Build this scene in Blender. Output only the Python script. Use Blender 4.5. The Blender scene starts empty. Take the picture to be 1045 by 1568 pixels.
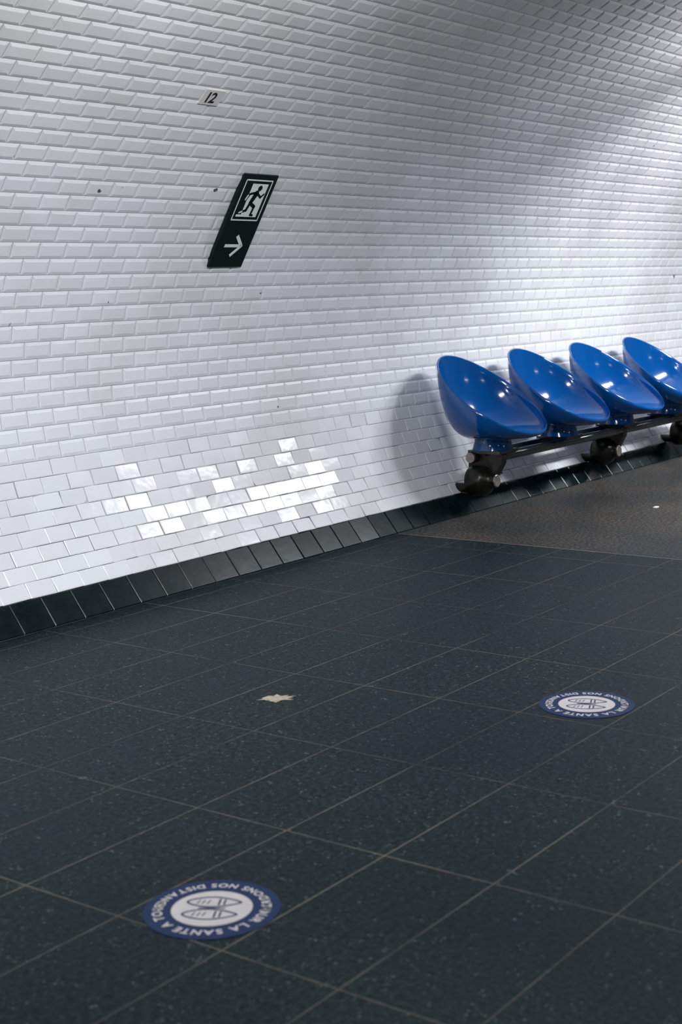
import bpy, math, random
import numpy as np
from mathutils import Vector, Matrix
random.seed(3); np.random.seed(3)
scene=bpy.context.scene
coll=scene.collection
try:
    scene.view_settings.view_transform='Standard'
    scene.view_settings.look='None'
except Exception: pass

# ------------------------------------------------------------ helpers
def link(o): coll.objects.link(o); return o
def node_mat(name):
    m=bpy.data.materials.new(name); m.use_nodes=True
    nt=m.node_tree; b=nt.nodes['Principled BSDF']
    return m,nt,b
def N(nt,t,**kw):
    n=nt.nodes.new(t)
    for k,v in kw.items(): setattr(n,k,v)
    return n
def L(nt,a,b): nt.links.new(a,b)
def simple(name,col,rough=.5,metal=0,coat=0,var=.08,scale=8,bump=0,spec=.5):
    m,nt,b=node_mat(name)
    tc=N(nt,'ShaderNodeTexCoord'); no=N(nt,'ShaderNodeTexNoise'); no.inputs['Scale'].default_value=scale; no.inputs['Detail'].default_value=4
    L(nt,tc.outputs['Object'],no.inputs['Vector'])
    r=N(nt,'ShaderNodeValToRGB'); L(nt,no.outputs['Fac'],r.inputs['Fac'])
    r.color_ramp.elements[0].position=.3; r.color_ramp.elements[1].position=.7
    r.color_ramp.elements[0].color=tuple(c*(1-var) for c in col)+(1,)
    r.color_ramp.elements[1].color=tuple(min(1,c*(1+var)) for c in col)+(1,)
    L(nt,r.outputs['Color'],b.inputs['Base Color'])
    b.inputs['Roughness'].default_value=rough; b.inputs['Metallic'].default_value=metal
    b.inputs['Specular IOR Level'].default_value=spec
    b.inputs['Coat Weight'].default_value=coat; b.inputs['Coat Roughness'].default_value=.05
    if bump:
        bp=N(nt,'ShaderNodeBump'); bp.inputs['Strength'].default_value=bump; bp.inputs['Distance'].default_value=.01
        L(nt,no.outputs['Fac'],bp.inputs['Height']); L(nt,bp.outputs['Normal'],b.inputs['Normal'])
    return m
class MB:
    def __init__(s): s.v=[]; s.f=[]; s.m=[]
    def add(s,vs,fs,mi=0,M=None):
        o=len(s.v)
        for p in vs:
            p=Vector(p)
            if M is not None: p=M@p
            s.v.append(tuple(p))
        for f in fs: s.f.append(tuple(i+o for i in f)); s.m.append(mi)
    def poly(s,pts,z,mi=0,M=None):
        s.add([(x,y,z) for x,y in pts],[tuple(range(len(pts)))],mi,M)
    def seg(s,a,b,w,z,mi=0,M=None,w2=None,cap=True):
        w2=w if w2 is None else w2
        dx,dy=b[0]-a[0],b[1]-a[1]; l=math.hypot(dx,dy) or 1e-6; nx,ny=-dy/l,dx/l
        s.poly([(a[0]-nx*w/2,a[1]-ny*w/2),(b[0]-nx*w2/2,b[1]-ny*w2/2),(b[0]+nx*w2/2,b[1]+ny*w2/2),(a[0]+nx*w/2,a[1]+ny*w/2)],z,mi,M)
        if cap:
            s.disc(a,w/2,z,mi,M,12); s.disc(b,w2/2,z,mi,M,12)
    def disc(s,c,r,z,mi=0,M=None,n=64,ry=None):
        ry=r if ry is None else ry
        s.poly([(c[0]+r*math.cos(2*math.pi*i/n),c[1]+ry*math.sin(2*math.pi*i/n)) for i in range(n)],z,mi,M)
    def stroke(s,pts,w,z,mi=0,M=None,closed=True):
        n=len(pts)
        for i in range(n if closed else n-1):
            s.seg(pts[i],pts[(i+1)%n],w,z,mi,M,cap=False)
    def prism(s,pts,z0,z1,mi=0,M=None):
        n=len(pts)
        vs=[(x,y,z0) for x,y in pts]+[(x,y,z1) for x,y in pts]
        fs=[tuple(range(n,2*n)),tuple(reversed(range(n)))]+[(i,(i+1)%n,n+(i+1)%n,n+i) for i in range(n)]
        s.add(vs,fs,mi,M)
    def lathe(s,prof,mi=0,M=None,n=40,cap0=True,cap1=True):
        vs=[];fs=[]
        for z,r in prof:
            for i in range(n):
                a=2*math.pi*i/n; vs.append((r*math.cos(a),r*math.sin(a),z))
        for k in range(len(prof)-1):
            for i in range(n):
                j=(i+1)%n; fs.append((k*n+i,k*n+j,(k+1)*n+j,(k+1)*n+i))
        if cap0: fs.append(tuple(reversed(range(n))))
        if cap1: fs.append(tuple(range((len(prof)-1)*n,len(prof)*n)))
        s.add(vs,fs,mi,M)
    def obj(s,name,mats,smooth=None,parent=None):
        me=bpy.data.meshes.new(name); me.from_pydata(s.v,[],s.f)
        for m in mats: me.materials.append(m)
        me.polygons.foreach_set('material_index',s.m)
        me.update()
        o=link(bpy.data.objects.new(name,me))
        if smooth is not None:
            me.polygons.foreach_set('use_smooth',[True]*len(me.polygons))
            try:
                me.set_sharp_from_angle(angle=math.radians(smooth))
            except Exception: pass
        if parent: o.parent=parent
        return o
def axisM(origin,zdir,xhint=(0,0,1)):
    z=Vector(zdir).normalized(); x=Vector(xhint); x=(x-z*x.dot(z)).normalized(); y=z.cross(x)
    M=Matrix((x,y,z)).transposed().to_4x4(); M.translation=Vector(origin); return M
_glyph={}
def glyph(ch):
    if ch in _glyph: return _glyph[ch]
    c=bpy.data.curves.new('g','FONT'); c.body=ch; c.size=1; c.resolution_u=3; c.offset=.028
    o=bpy.data.objects.new('g',c); coll.objects.link(o)
    dg=bpy.context.evaluated_depsgraph_get(); dg.update()
    e=o.evaluated_get(dg); me=e.to_mesh()
    vs=[tuple(v.co) for v in me.vertices]; fs=[tuple(p.vertices) for p in me.polygons]
    e.to_mesh_clear(); bpy.data.objects.remove(o); bpy.data.curves.remove(c)
    if vs:
        x0=min(v[0] for v in vs); x1=max(v[0] for v in vs)
    else: x0,x1=0,.3
    _glyph[ch]=(vs,fs,x0,x1); return _glyph[ch]

# ------------------------------------------------------------ vault profile
EA=6.6;EB=2.85;ZC=.98;YW=4.5
YM=YW+EA*(1-math.sqrt(1-(ZC/EB)**2))
YC=YM-EA
ps=np.linspace(math.asin(-ZC/EB),math.pi/2,4000)
PY=YC+EA*np.cos(ps); PZ=ZC+EB*np.sin(ps)
PS=np.concatenate([[0],np.cumsum(np.hypot(np.diff(PY),np.diff(PZ)))])
def prof(s): return float(np.interp(s,PS,PY)),float(np.interp(s,PS,PZ))
SMAX=PS[-1]
X0,X1=-2.0,15.0
COL=.1515; ROW=.0757; SB=.15

# ------------------------------------------------------------ materials
def tile_mat(name='white_glazed_tile'):
    m,nt,b=node_mat(name)
    geo=N(nt,'ShaderNodeNewGeometry'); tc=N(nt,'ShaderNodeTexCoord')
    r=N(nt,'ShaderNodeValToRGB'); L(nt,geo.outputs['Random Per Island'],r.inputs['Fac'])
    r.color_ramp.elements[0].color=(.77,.775,.81,1); r.color_ramp.elements[1].color=(.83,.84,.875,1)
    no=N(nt,'ShaderNodeTexNoise'); no.inputs['Scale'].default_value=1.3; no.inputs['Detail'].default_value=5
    L(nt,tc.outputs['Object'],no.inputs['Vector'])
    r2=N(nt,'ShaderNodeValToRGB'); L(nt,no.outputs['Fac'],r2.inputs['Fac'])
    r2.color_ramp.elements[0].position=.3; r2.color_ramp.elements[0].color=(.88,.86,.84,1); r2.color_ramp.elements[1].position=.55; r2.color_ramp.elements[1].color=(1,1,1,1)
    mx=N(nt,'ShaderNodeMix',data_type='RGBA',blend_type='MULTIPLY'); mx.inputs[0].default_value=1
    L(nt,r.outputs['Color'],mx.inputs[6]); L(nt,r2.outputs['Color'],mx.inputs[7])
    n3=N(nt,'ShaderNodeTexNoise'); n3.inputs['Scale'].default_value=9; n3.inputs['Detail'].default_value=3
    L(nt,tc.outputs['Object'],n3.inputs['Vector'])
    r3=N(nt,'ShaderNodeValToRGB'); L(nt,n3.outputs['Fac'],r3.inputs['Fac'])
    r3.color_ramp.elements[0].position=.745; r3.color_ramp.elements[0].color=(0,0,0,1); r3.color_ramp.elements[1].position=.76; r3.color_ramp.elements[1].color=(1,1,1,1)
    mx2=N(nt,'ShaderNodeMix',data_type='RGBA'); L(nt,r3.outputs['Color'],mx2.inputs[0]); L(nt,mx.outputs[2],mx2.inputs[6]); mx2.inputs[7].default_value=(.12,.1,.09,1)
    # weaker light on the upper vault painted in as a darker, warmer tint
    sx=N(nt,'ShaderNodeSeparateXYZ'); L(nt,tc.outputs['Object'],sx.inputs[0])
    md=N(nt,'ShaderNodeMapRange'); L(nt,sx.outputs['Z'],md.inputs['Value']); md.inputs['From Min'].default_value=1.5; md.inputs['From Max'].default_value=2.8
    mx3=N(nt,'ShaderNodeMix',data_type='RGBA',blend_type='MULTIPLY'); L(nt,md.outputs['Result'],mx3.inputs[0]); L(nt,mx2.outputs[2],mx3.inputs[6]); mx3.inputs[7].default_value=(.76,.735,.715,1)
    L(nt,mx3.outputs[2],b.inputs['Base Color'])
    mr=N(nt,'ShaderNodeMapRange'); L(nt,sx.outputs['Z'],mr.inputs['Value']); mr.inputs['From Min'].default_value=.5; mr.inputs['From Max'].default_value=1.0; mr.inputs['To Min'].default_value=.16; mr.inputs['To Max'].default_value=.40
    L(nt,mr.outputs['Result'],b.inputs['Roughness'])
    b.inputs['Specular IOR Level'].default_value=.20
    n4=N(nt,'ShaderNodeTexNoise'); n4.inputs['Scale'].default_value=22; n4.inputs['Detail'].default_value=1
    L(nt,tc.outputs['Object'],n4.inputs['Vector'])
    bp=N(nt,'ShaderNodeBump'); bp.inputs['Strength'].default_value=.11; bp.inputs['Distance'].default_value=.006
    L(nt,n4.outputs['Fac'],bp.inputs['Height']); L(nt,bp.outputs['Normal'],b.inputs['Normal'])
    return m
m_tile=tile_mat()
def grout_mat():
    m,nt,b=node_mat('wall_grout')
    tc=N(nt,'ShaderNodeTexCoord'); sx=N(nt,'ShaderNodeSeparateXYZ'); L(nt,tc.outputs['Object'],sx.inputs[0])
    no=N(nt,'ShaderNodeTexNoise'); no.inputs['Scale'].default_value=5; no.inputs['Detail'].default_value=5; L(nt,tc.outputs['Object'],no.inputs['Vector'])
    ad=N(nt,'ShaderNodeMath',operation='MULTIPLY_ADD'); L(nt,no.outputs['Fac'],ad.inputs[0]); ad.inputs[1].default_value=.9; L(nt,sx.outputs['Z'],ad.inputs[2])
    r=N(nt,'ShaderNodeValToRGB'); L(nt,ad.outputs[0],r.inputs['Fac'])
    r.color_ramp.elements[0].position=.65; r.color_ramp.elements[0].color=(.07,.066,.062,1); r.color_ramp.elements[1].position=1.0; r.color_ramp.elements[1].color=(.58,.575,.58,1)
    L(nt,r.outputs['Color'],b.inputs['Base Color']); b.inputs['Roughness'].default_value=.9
    return m
m_grout=grout_mat()
m_dark=simple('dark_baseboard_tile',(.004,.0105,.0125),.22,var=.4,scale=14,bump=.06,spec=.2)
m_dgrout=simple('baseboard_grout',(.12,.125,.12),.9,var=.4,scale=10)

def granite(name,base,fleck,joint,grid,x0,y0,fleckpos):
    m,nt,b=node_mat(name)
    tc=N(nt,'ShaderNodeTexCoord')
    n1=N(nt,'ShaderNodeTexNoise'); n1.inputs['Scale'].default_value=60; n1.inputs['Detail'].default_value=4; n1.inputs['Roughness'].default_value=.75
    L(nt,tc.outputs['Object'],n1.inputs['Vector'])
    r1=N(nt,'ShaderNodeValToRGB'); L(nt,n1.outputs['Fac'],r1.inputs['Fac'])
    r1.color_ramp.elements[0].position=.40; r1.color_ramp.elements[0].color=tuple(c*.35 for c in base)+(1,)
    r1.color_ramp.elements[1].position=.68; r1.color_ramp.elements[1].color=tuple(c*3.6 for c in base)+(1,)
    n2=N(nt,'ShaderNodeTexVoronoi'); n2.inputs['Scale'].default_value=66
    L(nt,tc.outputs['Object'],n2.inputs['Vector'])
    n2b=N(nt,'ShaderNodeTexNoise'); n2b.inputs['Scale'].default_value=24; n2b.inputs['Detail'].default_value=3
    L(nt,tc.outputs['Object'],n2b.inputs['Vector'])
    sub=N(nt,'ShaderNodeMath',operation='SUBTRACT'); L(nt,n2b.outputs['Fac'],sub.inputs[0]); L(nt,n2.outputs['Distance'],sub.inputs[1])
    r2=N(nt,'ShaderNodeValToRGB'); L(nt,sub.outputs[0],r2.inputs['Fac'])
    r2.color_ramp.elements[0].position=fleckpos; r2.color_ramp.elements[0].color=(0,0,0,1); r2.color_ramp.elements[1].position=fleckpos+.18; r2.color_ramp.elements[1].color=(1,1,1,1)
    mx=N(nt,'ShaderNodeMix',data_type='RGBA'); L(nt,r2.outputs['Color'],mx.inputs[0]); L(nt,r1.outputs['Color'],mx.inputs[6]); mx.inputs[7].default_value=fleck+(1,)
    n3=N(nt,'ShaderNodeTexNoise'); n3.inputs['Scale'].default_value=1.1; n3.inputs['Detail'].default_value=6; n3.inputs['Roughness'].default_value=.6
    L(nt,tc.outputs['Object'],n3.inputs['Vector'])
    r3=N(nt,'ShaderNodeValToRGB'); L(nt,n3.outputs['Fac'],r3.inputs['Fac'])
    r3.color_ramp.elements[0].position=.35; r3.color_ramp.elements[0].color=(.6,.7,.75,1); r3.color_ramp.elements[1].position=.7; r3.color_ramp.elements[1].color=(1.6,1.4,1.2,1)
    mm=N(nt,'ShaderNodeMix',data_type='RGBA',blend_type='MULTIPLY'); mm.inputs[0].default_value=1
    L(nt,mx.outputs[2],mm.inputs[6]); L(nt,r3.outputs['Color'],mm.inputs[7])
    out=mm.outputs[2]
    if grid:
        mp=N(nt,'ShaderNodeMapping'); mp.inputs['Location'].default_value=(-x0,-y0,0); L(nt,tc.outputs['Object'],mp.inputs['Vector'])
        br=N(nt,'ShaderNodeTexBrick'); br.offset=0; br.squash=1; br.inputs['Scale'].default_value=1
        br.inputs['Brick Width'].default_value=.6; br.inputs['Row Height'].default_value=.308; br.inputs['Mortar Size'].default_value=.0024; br.inputs['Mortar Smooth'].default_value=.3
        L(nt,mp.outputs['Vector'],br.inputs['Vector'])
        mul=N(nt,'ShaderNodeMath',operation='MULTIPLY'); L(nt,br.outputs['Fac'],mul.inputs[0])
        n5=N(nt,'ShaderNodeTexNoise'); n5.inputs['Scale'].default_value=.8; n5.inputs['Detail'].default_value=7; n5.inputs['Roughness'].default_value=.75
        L(nt,tc.outputs['Object'],n5.inputs['Vector'])
        r4=N(nt,'ShaderNodeValToRGB'); L(nt,n5.outputs['Fac'],r4.inputs['Fac']); r4.color_ramp.elements[0].position=.40; r4.color_ramp.elements[0].color=(.14,.14,.14,1); r4.color_ramp.elements[1].position=.64
        L(nt,r4.outputs['Color'],mul.inputs[1])
        mj=N(nt,'ShaderNodeMix',data_type='RGBA'); L(nt,mul.outputs[0],mj.inputs[0]); L(nt,out,mj.inputs[6]); mj.inputs[7].default_value=joint+(1,)
        out=mj.outputs[2]
    L(nt,out,b.inputs['Base Color'])
    rr=N(nt,'ShaderNodeMapRange'); L(nt,n3.outputs['Fac'],rr.inputs['Value']); rr.inputs['To Min'].default_value=.36; rr.inputs['To Max'].default_value=.62
    L(nt,rr.outputs['Result'],b.inputs['Roughness'])
    b.inputs['Specular IOR Level'].default_value=.10
    b.inputs['Specular Tint'].default_value=(.7,.95,1,1)
    bp=N(nt,'ShaderNodeBump'); bp.inputs['Strength'].default_value=.15; bp.inputs['Distance'].default_value=.003
    L(nt,n1.outputs['Fac'],bp.inputs['Height']); L(nt,bp.outputs['Normal'],b.inputs['Normal'])
    return m
m_floor=granite('dark_granite_paving',(.0042,.0086,.0112),(.075,.092,.095),(.17,.14,.11),True,2.083,2.227,.31)
m_floor2=granite('grey_asphalt',(.030,.0285,.028),(.075,.07,.065),(.1,.1,.1),False,0,0,.42)
m_strip=simple('joint_strip',(.22,.20,.17),.6,var=.3)
def vault_mat():
    m,nt,b=node_mat('far_vault_tile')
    tc=N(nt,'ShaderNodeTexCoord')
    br=N(nt,'ShaderNodeTexBrick'); br.inputs['Scale'].default_value=1; br.inputs['Brick Width'].default_value=COL; br.inputs['Row Height'].default_value=ROW
    br.inputs['Mortar Size'].default_value=.003; br.inputs['Color1'].default_value=(.72,.72,.74,1); br.inputs['Color2'].default_value=(.8,.8,.82,1); br.inputs['Mortar'].default_value=(.3,.3,.3,1)
    L(nt,tc.outputs['UV'],br.inputs['Vector']); L(nt,br.outputs['Color'],b.inputs['Base Color']); b.inputs['Roughness'].default_value=.2
    return m
m_vault=vault_mat()

# ------------------------------------------------------------ tiled vault (near half)
def tiled(name,s_start,s_end,row,col,mats,gap,bevel_fn,tilt_fn,offset=True):
    V=[];Fc=[];MI=[]
    nrow=int(round((s_end-s_start)/row))
    for k in range(nrow):
        s0=s_start+k*row+gap/2; s1=s_start+(k+1)*row-gap/2
        bw,bh=bevel_fn((s0+s1)/2); tilt=tilt_fn((s0+s1)/2)
        y0,z0=prof(s0); y1,z1=prof(s1); ty,tz=y1-y0,z1-z0; l=math.hypot(ty,tz); ty/=l;tz/=l; ny,nz=-tz,ty
        off=(k%2)*col/2 if offset else 0
        jit=random.uniform(-.003,.003)
        nc=int((X1-X0)/col)
        for c in range(nc):
            xa=X0+c*col+off+gap/2+jit; xb=xa+col-gap
            ta=random.gauss(0,tilt)*col/2; tb=random.gauss(0,tilt)*row/2
            def pt(x,u,h,sx,sy):
                hh=h+.0035+ta*sx+tb*sy
                return (x,y0+ty*u+ny*hh,z0+tz*u+nz*hh)
            base=len(V); LL=l
            V+= [pt(xa,0,-.005,-1,-1),pt(xb,0,-.005,1,-1),pt(xb,LL,-.005,1,1),pt(xa,LL,-.005,-1,1)]
            V+= [pt(xa,0,0,-1,-1),pt(xb,0,0,1,-1),pt(xb,LL,0,1,1),pt(xa,LL,0,-1,1)]
            V+= [pt(xa+bw,bw,bh,-1,-1),pt(xb-bw,bw,bh,1,-1),pt(xb-bw,LL-bw,bh,1,1),pt(xa+bw,LL-bw,bh,-1,1)]
            for a in (0,4):
                for i in range(4):
                    j=(i+1)%4; Fc.append((base+a+i,base+a+j,base+a+4+j,base+a+4+i))
            Fc.append((base+8,base+9,base+10,base+11))
    MI=[0]*len(Fc)
    n=max(2,int((s_end-s_start)/.05)); b0=len(V)
    for i in range(n+1):
        s=s_start+(s_end-s_start)*i/n
        y,z=prof(s); V+=[(X0-.1,y,z),(X1+.1,y,z)]
    for i in range(n):
        Fc.append((b0+2*i,b0+2*i+1,b0+2*i+3,b0+2*i+2)); MI.append(1)
    me=bpy.data.meshes.new(name); me.from_pydata(V,[],Fc)
    for m in mats: me.materials.append(m)
    me.polygons.foreach_set('material_index',MI); me.update()
    return link(bpy.data.objects.new(name,me))
def bev(s):
    if s<SB+ROW*8: return (.004,.0015)
    return (.014,.0038)
S_TOP=SB+ROW*int((SMAX-SB)/ROW)
S_SPLIT=SB+ROW*52
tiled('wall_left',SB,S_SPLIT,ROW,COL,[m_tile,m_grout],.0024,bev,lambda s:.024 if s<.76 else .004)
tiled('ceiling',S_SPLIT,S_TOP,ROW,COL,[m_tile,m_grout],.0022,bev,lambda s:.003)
tiled('baseboard_left',0,SB,SB,.17,[m_dark,m_dgrout],.003,lambda s:(.004,.002),lambda s:.006,offset=False)
mb=MB(); n=60
for i in range(n+1):
    s=SMAX*i/n; y,z=prof(s); y=2*YC-y
    mb.v+= [(X0-.1,y,z),(X1+.1,y,z)]
for i in range(n): mb.f.append((2*i,2*i+1,2*i+3,2*i+2)); mb.m.append(0)
wr=mb.obj('wall_right',[m_vault],smooth=60)
uv=wr.data.uv_layers.new(name='UVMap')
for p in wr.data.polygons:
    for li in p.loop_indices:
        vi=wr.data.loops[li].vertex_index; uv.data[li].uv=(wr.data.vertices[vi].co.x, SMAX*(vi//2)/n)

# ------------------------------------------------------------ floor
XB=6.51; YF=2*YC-YW
mb=MB()
mb.add([(X0-.1,YF,0),(XB,YF,0),(XB,YW,0),(X0-.1,YW,0)],[(0,1,2,3)],0)
mb.add([(XB,YF,0),(XB+.006,YF,0),(XB+.006,YW,0),(XB,YW,0)],[(0,1,2,3)],2)
mb.add([(XB+.006,YF,0),(X1+.1,YF,0),(X1+.1,YW,0),(XB+.006,YW,0)],[(0,1,2,3)],1)
mb.obj('floor',[m_floor,m_floor2,m_strip])

# ------------------------------------------------------------ plastic seats
m_blue=simple('glossy_blue_plastic',(.0,.082,.32),.12,var=.02,coat=.4)
m_pipe=simple('black_painted_steel',(.009,.0095,.010),.22,var=.3,coat=.4)
m_copper=simple('worn_brass_cap',(.36,.31,.28),.32,metal=.6,var=.25,scale=40)
m_iron=simple('cast_iron_bracket',(.016,.0155,.012),.30,metal=.4,var=.5,scale=25,bump=.3)
def seat(name,X):
    mb=MB(); n=72
    YR,ZR=4.425,.72
    LY,LZ,WX=.325,.228,.345
    bc=(0,4.42,.455); br=.115
    def rim(a,sc=1.0,dz=0):
        c,s_=math.cos(a),math.sin(a)
        w=WX*(1-.05*s_)
        return Vector((w*c*sc, YR+LY*s_*sc, ZR+LZ*s_*sc -.012*(c*c)+dz))
    rings=[]
    def ringv(beta,inner):
        g=math.cos(beta)**.85; h=math.sin(beta)
        r=[]
        for i in range(n):
            a=2*math.pi*i/n
            R=rim(a)
            rb=br if not inner else .02
            B=Vector((bc[0]+rb*math.cos(a),bc[1]+rb*math.sin(a),bc[2]+(.0 if not inner else .018)))
            if inner:
                hx=B.x+(R.x*.965-B.x)*g; hy=B.y+((R.y-YR)*.965+YR-B.y)*g; hz=R.z-.002+(B.z-R.z)*h
            else:
                hx=B.x+(R.x-B.x)*g; hy=B.y+(R.y-B.y)*g; hz=R.z+(B.z-R.z)*h
            r.append((hx,hy,hz))
        return r
    K=16
    for k in range(K+1): rings.append(ringv(math.pi/2*(1-k/K)*.9999,True))
    rings.append([tuple(rim(2*math.pi*i/n,.985,.006)) for i in range(n)])
    for k in range(K+1): rings.append(ringv(math.pi/2*(k/K)*.9999,False))
    for z,r in ((.44,.112),(.41,.118),(.387,.125)):
        rings.append([(bc[0]+r*math.cos(2*math.pi*i/n),bc[1]+r*math.sin(2*math.pi*i/n),z) for i in range(n)])
    vs=[v for r in rings for v in r]; fs=[]
    for k in range(len(rings)-1):
        for i in range(n):
            j=(i+1)%n; fs.append((k*n+i,k*n+j,(k+1)*n+j,(k+1)*n+i))
    fs.append(tuple(reversed(range(n)))); fs.append(tuple(range((len(rings)-1)*n,len(rings)*n)))
    mb.add(vs,fs,0)
    o=mb.obj(name,[m_blue],smooth=50)
    o.location.x=X
    return o
SX=[7.43+.85*i for i in range(4)]
for i,x in enumerate(SX): seat('plastic_seat',x)

mb=MB()
xe=SX[-1]+.5
def tube(x0,x1,y,z,r,mi=0):
    mb.lathe([(0,r-.004),(.004,r),(x1-x0-.004,r),(x1-x0,r-.004)],mi,axisM((x0,y,z),(1,0,0)),32)
tube(7.30,xe,4.50,.342,.034); tube(7.36,xe,4.34,.348,.028)
mb.lathe([(0,.030),(.003,.031),(.010,.031)],1,axisM((7.292,4.50,.342),(1,0,0)),32)
for bx in (7.34,7.34+1.66,7.34+3.0):
    mb.lathe([(0,.070),(.012,.088),(.03,.094),(.10,.092),(.125,.080),(.145,.052),(.165,.044),(.185,.042)],2,axisM((bx,4.53,.195),(0,-1,.05)),40)
    mb.lathe([(0,.038),(.006,.038),(.009,.034)],1,axisM((bx,4.53-.184,.205),(0,-1,.05)),32)
    mb.lathe([(0,.03),(.14,.03)],2,axisM((bx,4.655,.15),(0,-1,.02)),20)
    mb.prism([(4.36,.23),(4.52,.23),(4.545,.28),(4.545,.345),(4.52,.383),(4.46,.383),(4.42,.35),(4.36,.378),(4.31,.36),(4.315,.31)],-.03,.03,2,Matrix(((0,0,1,bx+.04),(1,0,0,0),(0,1,0,0),(0,0,0,1))))
for x in SX:
    mb.prism([(x-.11,4.31),(x+.11,4.31),(x+.11,4.53),(x-.11,4.53)],.366,.386,0)
mb.obj('seat_support_rail',[m_pipe,m_copper,m_iron],smooth=35)

# ------------------------------------------------------------ exit sign
m_sblack=simple('sign_dark_enamel',(.003,.009,.008),.25,var=.1,spec=.25)
m_swhite=simple('sign_white',(.80,.85,.83),.4,var=.03)
pb=Vector((0,4.79,1.51)); ptp=Vector((0,4.52,1.94)); up=(ptp-pb).normalized(); hl=(ptp-pb).length
nrm=Vector((1,0,0)).cross(up)
Ms=Matrix((Vector((1,0,0)),up,nrm)).transposed().to_4x4(); Ms.translation=Vector((5.315,4.79,1.51))+nrm*.012
W=.25;Hh=hl
mb=MB()
mb.prism([(0,0),(W,0),(W,Hh),(0,Hh)],-.012,.008,0,Ms)
z1=.0085;z2=.009;z3=.0095
x0,x1,y0,y1=.028,W-.028,Hh-.245,Hh-.03
mb.stroke([(x0,y0),(x1,y0),(x1,y1),(x0,y1)],.007,z1,1,Ms)
for c in ((x0,y0),(x1,y0),(x1,y1),(x0,y1)): mb.disc(c,.0035,z1,1,Ms,10)
dx0,dx1,dy0,dy1=x0+.055,x1-.022,y0+.018,y1-.018
mb.poly([(dx0,dy0),(dx1,dy0),(dx1,dy1),(dx0,dy1)],z1,1,Ms)
mb.poly([(x0+.02,dy0),(dx0,dy0),(dx0,dy0+.012),(x0+.02,dy0+.012)],z1,1,Ms)
cx=(x0+x1)/2+.005; cy=(y0+y1)/2
mb.disc((cx+.018,cy+.066),.0155,z2,0,Ms,24)
mb.seg((cx+.006,cy+.038),(cx-.012,cy-.012),.034,z2,0,Ms,.026)
mb.seg((cx+.010,cy+.040),(cx+.046,cy+.018),.013,z2,0,Ms); mb.seg((cx+.046,cy+.018),(cx+.062,cy+.036),.011,z2,0,Ms)
mb.seg((cx-.002,cy+.042),(cx-.040,cy+.034),.013,z2,0,Ms)
mb.seg((cx-.040,cy+.034),(cx-.052,cy+.004),.012,z2,0,Ms)
mb.seg((cx-.010,cy-.016),(cx+.026,cy-.034),.019,z2,0,Ms); mb.seg((cx+.026,cy-.034),(cx+.022,cy-.078),.015,z2,0,Ms); mb.seg((cx+.022,cy-.078),(cx+.038,cy-.080),.012,z2,0,Ms)
mb.seg((cx-.014,cy-.016),(cx-.024,cy-.054),.018,z2,0,Ms); mb.seg((cx-.024,cy-.054),(cx-.060,cy-.066),.014,z2,0,Ms)
mb.seg((dx0-.004,cy+.026),(dx0-.012,cy+.004),.010,z3,1,Ms); mb.seg((dx0-.003,cy-.061),(dx0-.020,cy-.067),.011,z3,1,Ms)
ax,ay=W/2-.005,.12
mb.seg((ax-.062,ay),(ax+.055,ay),.017,z1,1,Ms,cap=False)
mb.seg((ax+.062,ay),(ax+.004,ay+.056),.019,z2,1,Ms,cap=False); mb.seg((ax+.062,ay),(ax+.004,ay-.056),.019,z2,1,Ms,cap=False)
mb.disc((ax+.062,ay),.0095,z2,1,Ms,12)
mb.obj('exit_sign',[m_sblack,m_swhite])

# number plate '12'
mb=MB()
y,z=4.25,2.22; upv=Vector((0,-.73,.68)).normalized(); nn=Vector((1,0,0)).cross(upv)
Mp=Matrix((Vector((1,0,0)),upv,nn)).transposed().to_4x4(); Mp.translation=Vector((4.80,y,z))+nn*.010
mb.prism([(-.062,-.040),(.062,-.040),(.062,.040),(-.062,.040)],-.012,.004,0,Mp)
xx=-.032
for ch in '12':
    vs,fs,g0,g1=glyph(ch)
    mb.add([((v[0]-g0)*.076+xx,(v[1]-.35)*.076,.0046) for v in vs],fs,1,Mp); xx+=(g1-g0)*.076+.009
m_plate=simple('plate_enamel',(.64,.61,.59),.4,var=.04); m_ink=simple('black_ink',(.01,.01,.01),.5)
mb.obj('number_plate',[m_plate,m_ink])

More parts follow.
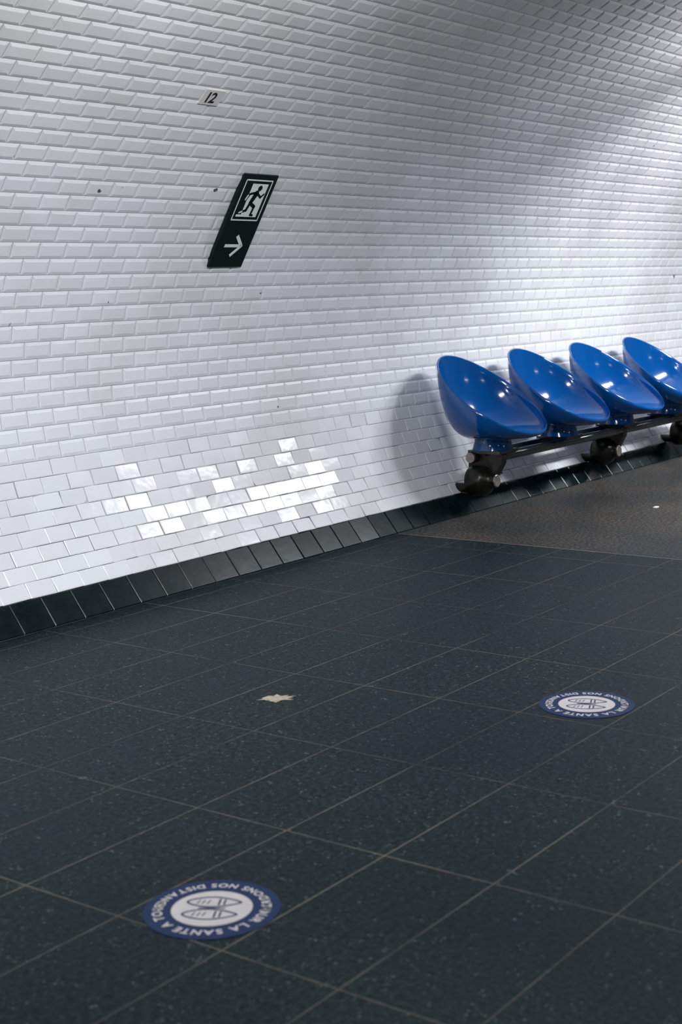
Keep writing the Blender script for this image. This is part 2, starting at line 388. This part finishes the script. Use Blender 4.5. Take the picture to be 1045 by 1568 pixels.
# ------------------------------------------------------------ floor stickers
m_navy=simple('sticker_navy',(.004,.022,.080),.5,var=.15,scale=30,spec=.15)
m_cream=simple('sticker_white',(.54,.51,.51),.5,var=.06,scale=20,spec=.3)
def sticker(name,x,y,ang):
    mb=MB(); M=Matrix.Translation((x,y,0))@Matrix.Rotation(ang,4,'Z')
    R=.155
    mb.prism([(R*math.cos(2*math.pi*i/96),R*math.sin(2*math.pi*i/96)) for i in range(96)],0,.0015,0,M)
    mb.disc((0,0),.092,.002,1,M,96)
    def arc(text,size,rad,mid,top):
        wd=[]
        for ch in text:
            if ch==' ': wd.append(size*.38); continue
            vs,fs,a,b=glyph(ch); wd.append((b-a)*size+size*.13)
        tot=sum(wd)/rad; ang0=mid+tot/2 if top else mid-tot/2; acc=0
        for ch,w in zip(text,wd):
            t=(acc+w/2)/rad; acc+=w
            if ch==' ': continue
            a=ang0-t if top else ang0+t
            vs,fs,g0,g1=glyph(ch)
            rot=a-math.pi/2 if top else a+math.pi/2
            Mc=M@Matrix.Translation((rad*math.cos(a),rad*math.sin(a),0))@Matrix.Rotation(rot,4,'Z')
            mb.add([((v[0]-(g0+g1)/2)*size,(v[1]-.35)*size,.002) for v in vs],fs,1,Mc)
    arc('POUR LA SANTE A TOUS',.032,.123,math.pi/2,True)
    arc('GARDONS NOS DISTANCES',.029,.123,-math.pi/2,False)
    for sy in (.032,-.032):
        P=[]
        for i in range(44):
            t=2*math.pi*i/44; c=math.cos(t); s=math.sin(t)
            w=.0205*(1+.20*c-.25*math.cos(2*t))
            P.append((.062*c, sy+w*s))
        mb.stroke(P,.0055,.0025,0,M)
        mb.seg((-.012,sy-.017),(-.012,sy+.017),.0045,.0025,0,M,cap=False)
        mb.seg((-.024,sy-.014),(-.024,sy+.014),.0045,.0025,0,M,cap=False)
        for q in (.010,.022,.034): mb.seg((q,sy-.010),(q+.005,sy+.010),.003,.0025,0,M,cap=False)
    mb.seg((-.03,0),(.03,0),.004,.0025,0,M)
    return mb.obj(name,[m_navy,m_cream])
a0=math.atan2(-.6,-.8)-math.pi/2
sticker('floor_sticker',2.225,2.073,a0-.1)
sticker('floor_sticker',4.07,2.08,a0-.25)

mb=MB(); random.seed(8)
pts=[]
for i in range(26):
    a=2*math.pi*i/26; r=1+random.uniform(-.35,.35)
    pts.append((.055*r*math.cos(a),.038*r*math.sin(a)))
mb.prism(pts,0,.0012,0,Matrix.Translation((3.60,3.01,0))@Matrix.Rotation(-.75,4,'Z'))
mb.obj('paint_stain',[simple('beige_filler',(.34,.29,.22),.8,var=.25,scale=60)])
mb=MB()
mb.prism([(-.03,-.012),(.0,-.02),(.035,-.004),(.02,.014),(-.02,.01)],0,.004,0,Matrix.Translation((7.99,3.61,0)))
mb.obj('paper_scrap',[m_swhite])

# ------------------------------------------------------------ lamps
m_house=simple('lamp_housing',(.35,.35,.36),.4,var=.05)
m_em,nt,b=node_mat('fluorescent_tube'); b.inputs['Emission Color'].default_value=(.96,.98,1,1); b.inputs['Emission Strength'].default_value=6; b.inputs['Base Color'].default_value=(.9,.9,.9,1)
try: m_em.cycles.emission_sampling='NONE'
except Exception: pass
def ztop(y): return ZC+EB*math.sqrt(1-((y-YC)/EA)**2)
def lamp(x,y,z,power,length=1.3,tilt=0):
    mb=MB()
    cs=[(-.15,0),(.15,0),(.12,.07),(.04,.10),(-.04,.10),(-.12,.07)]
    Mx=Matrix(((0,0,1,x-length/2),(1,0,0,y),(0,1,0,z),(0,0,0,1)))
    mb.prism(cs,0,length,0,Mx)
    for dy in (-.07,.07):
        mb.lathe([(0,.013),(length-.06,.013)],1,axisM((x-length/2+.03,y+dy,z-.02),(1,0,0)),12)
    for dx in (-length*.35,length*.35):
        mb.lathe([(0,.01),(ztop(y)-z-.08,.01)],0,axisM((x+dx,y,z+.09),(0,0,1)),12)
    mb.obj('ceiling_lamp',[m_house,m_em],smooth=40)
    ld=bpy.data.lights.new('tube_light','AREA'); ld.shape='RECTANGLE'; ld.size=length; ld.size_y=.26; ld.energy=power; ld.color=(.95,.975,1)
    lo=link(bpy.data.objects.new('tube_light',ld)); lo.location=(x,y+(.04 if tilt>0 else 0),z-.15); lo.rotation_euler=(math.radians(tilt),0,0)
for x,pw,ln in ((-1.2,112,1.6),(3.7,80,1.6),(9.4,165,1.9),(14,62,1.6)):
    lamp(x,2.2,2.95,pw,length=ln,tilt=33)
for x in (3,9): lamp(x,-4.5,2.95,28)
# unseen box, added to block lamp light from the upper right wall
mb=MB()
Mh=Matrix(((0,0,1,8.80),(1,0,0,0),(0,1,0,0),(0,0,0,1)))
mb.prism([(2.55,2.36),(3.45,2.36),(3.47,2.38),(3.47,2.70),(3.45,2.72),(2.55,2.72),(2.53,2.70),(2.53,2.38)],0,.12,0,Mh)
mb.prism([(2.56,2.39),(3.44,2.39),(3.44,2.69),(2.56,2.69)],-.004,.124,1,Mh)
for yy in (2.7,3.2): mb.lathe([(0,.012),(ztop(yy)-2.70,.012)],2,axisM((8.86,yy,2.71),(0,0,1)),12)
mb.obj('added_shade_box',[m_pipe,simple('shade_box_blue_face',(.01,.03,.12),.4),m_house])

w=bpy.data.worlds.new('world'); scene.world=w; w.use_nodes=True
w.node_tree.nodes['Background'].inputs['Color'].default_value=(.5,.55,.62,1); w.node_tree.nodes['Background'].inputs['Strength'].default_value=.12

# ------------------------------------------------------------ camera
p,r,th=[math.radians(x) for x in (8.84,1.82,36.96)]
right=Vector((math.sin(th),-math.cos(th),0)); fwd=Vector((math.cos(th)*math.cos(p),math.sin(th)*math.cos(p),-math.sin(p))); upc=right.cross(fwd)
R_=right*math.cos(r)-upc*math.sin(r); U_=upc*math.cos(r)+right*math.sin(r)
cam=bpy.data.cameras.new('camera'); co=link(bpy.data.objects.new('camera',cam))
M=Matrix((R_,U_,-fwd)).transposed().to_4x4(); M.translation=Vector((0,0,1.364)); co.matrix_world=M
cam.sensor_fit='VERTICAL'; cam.sensor_height=36; cam.sensor_width=24; cam.lens=50
cam.dof.use_dof=True; cam.dof.focus_distance=6.8; cam.dof.aperture_fstop=4
scene.camera=co
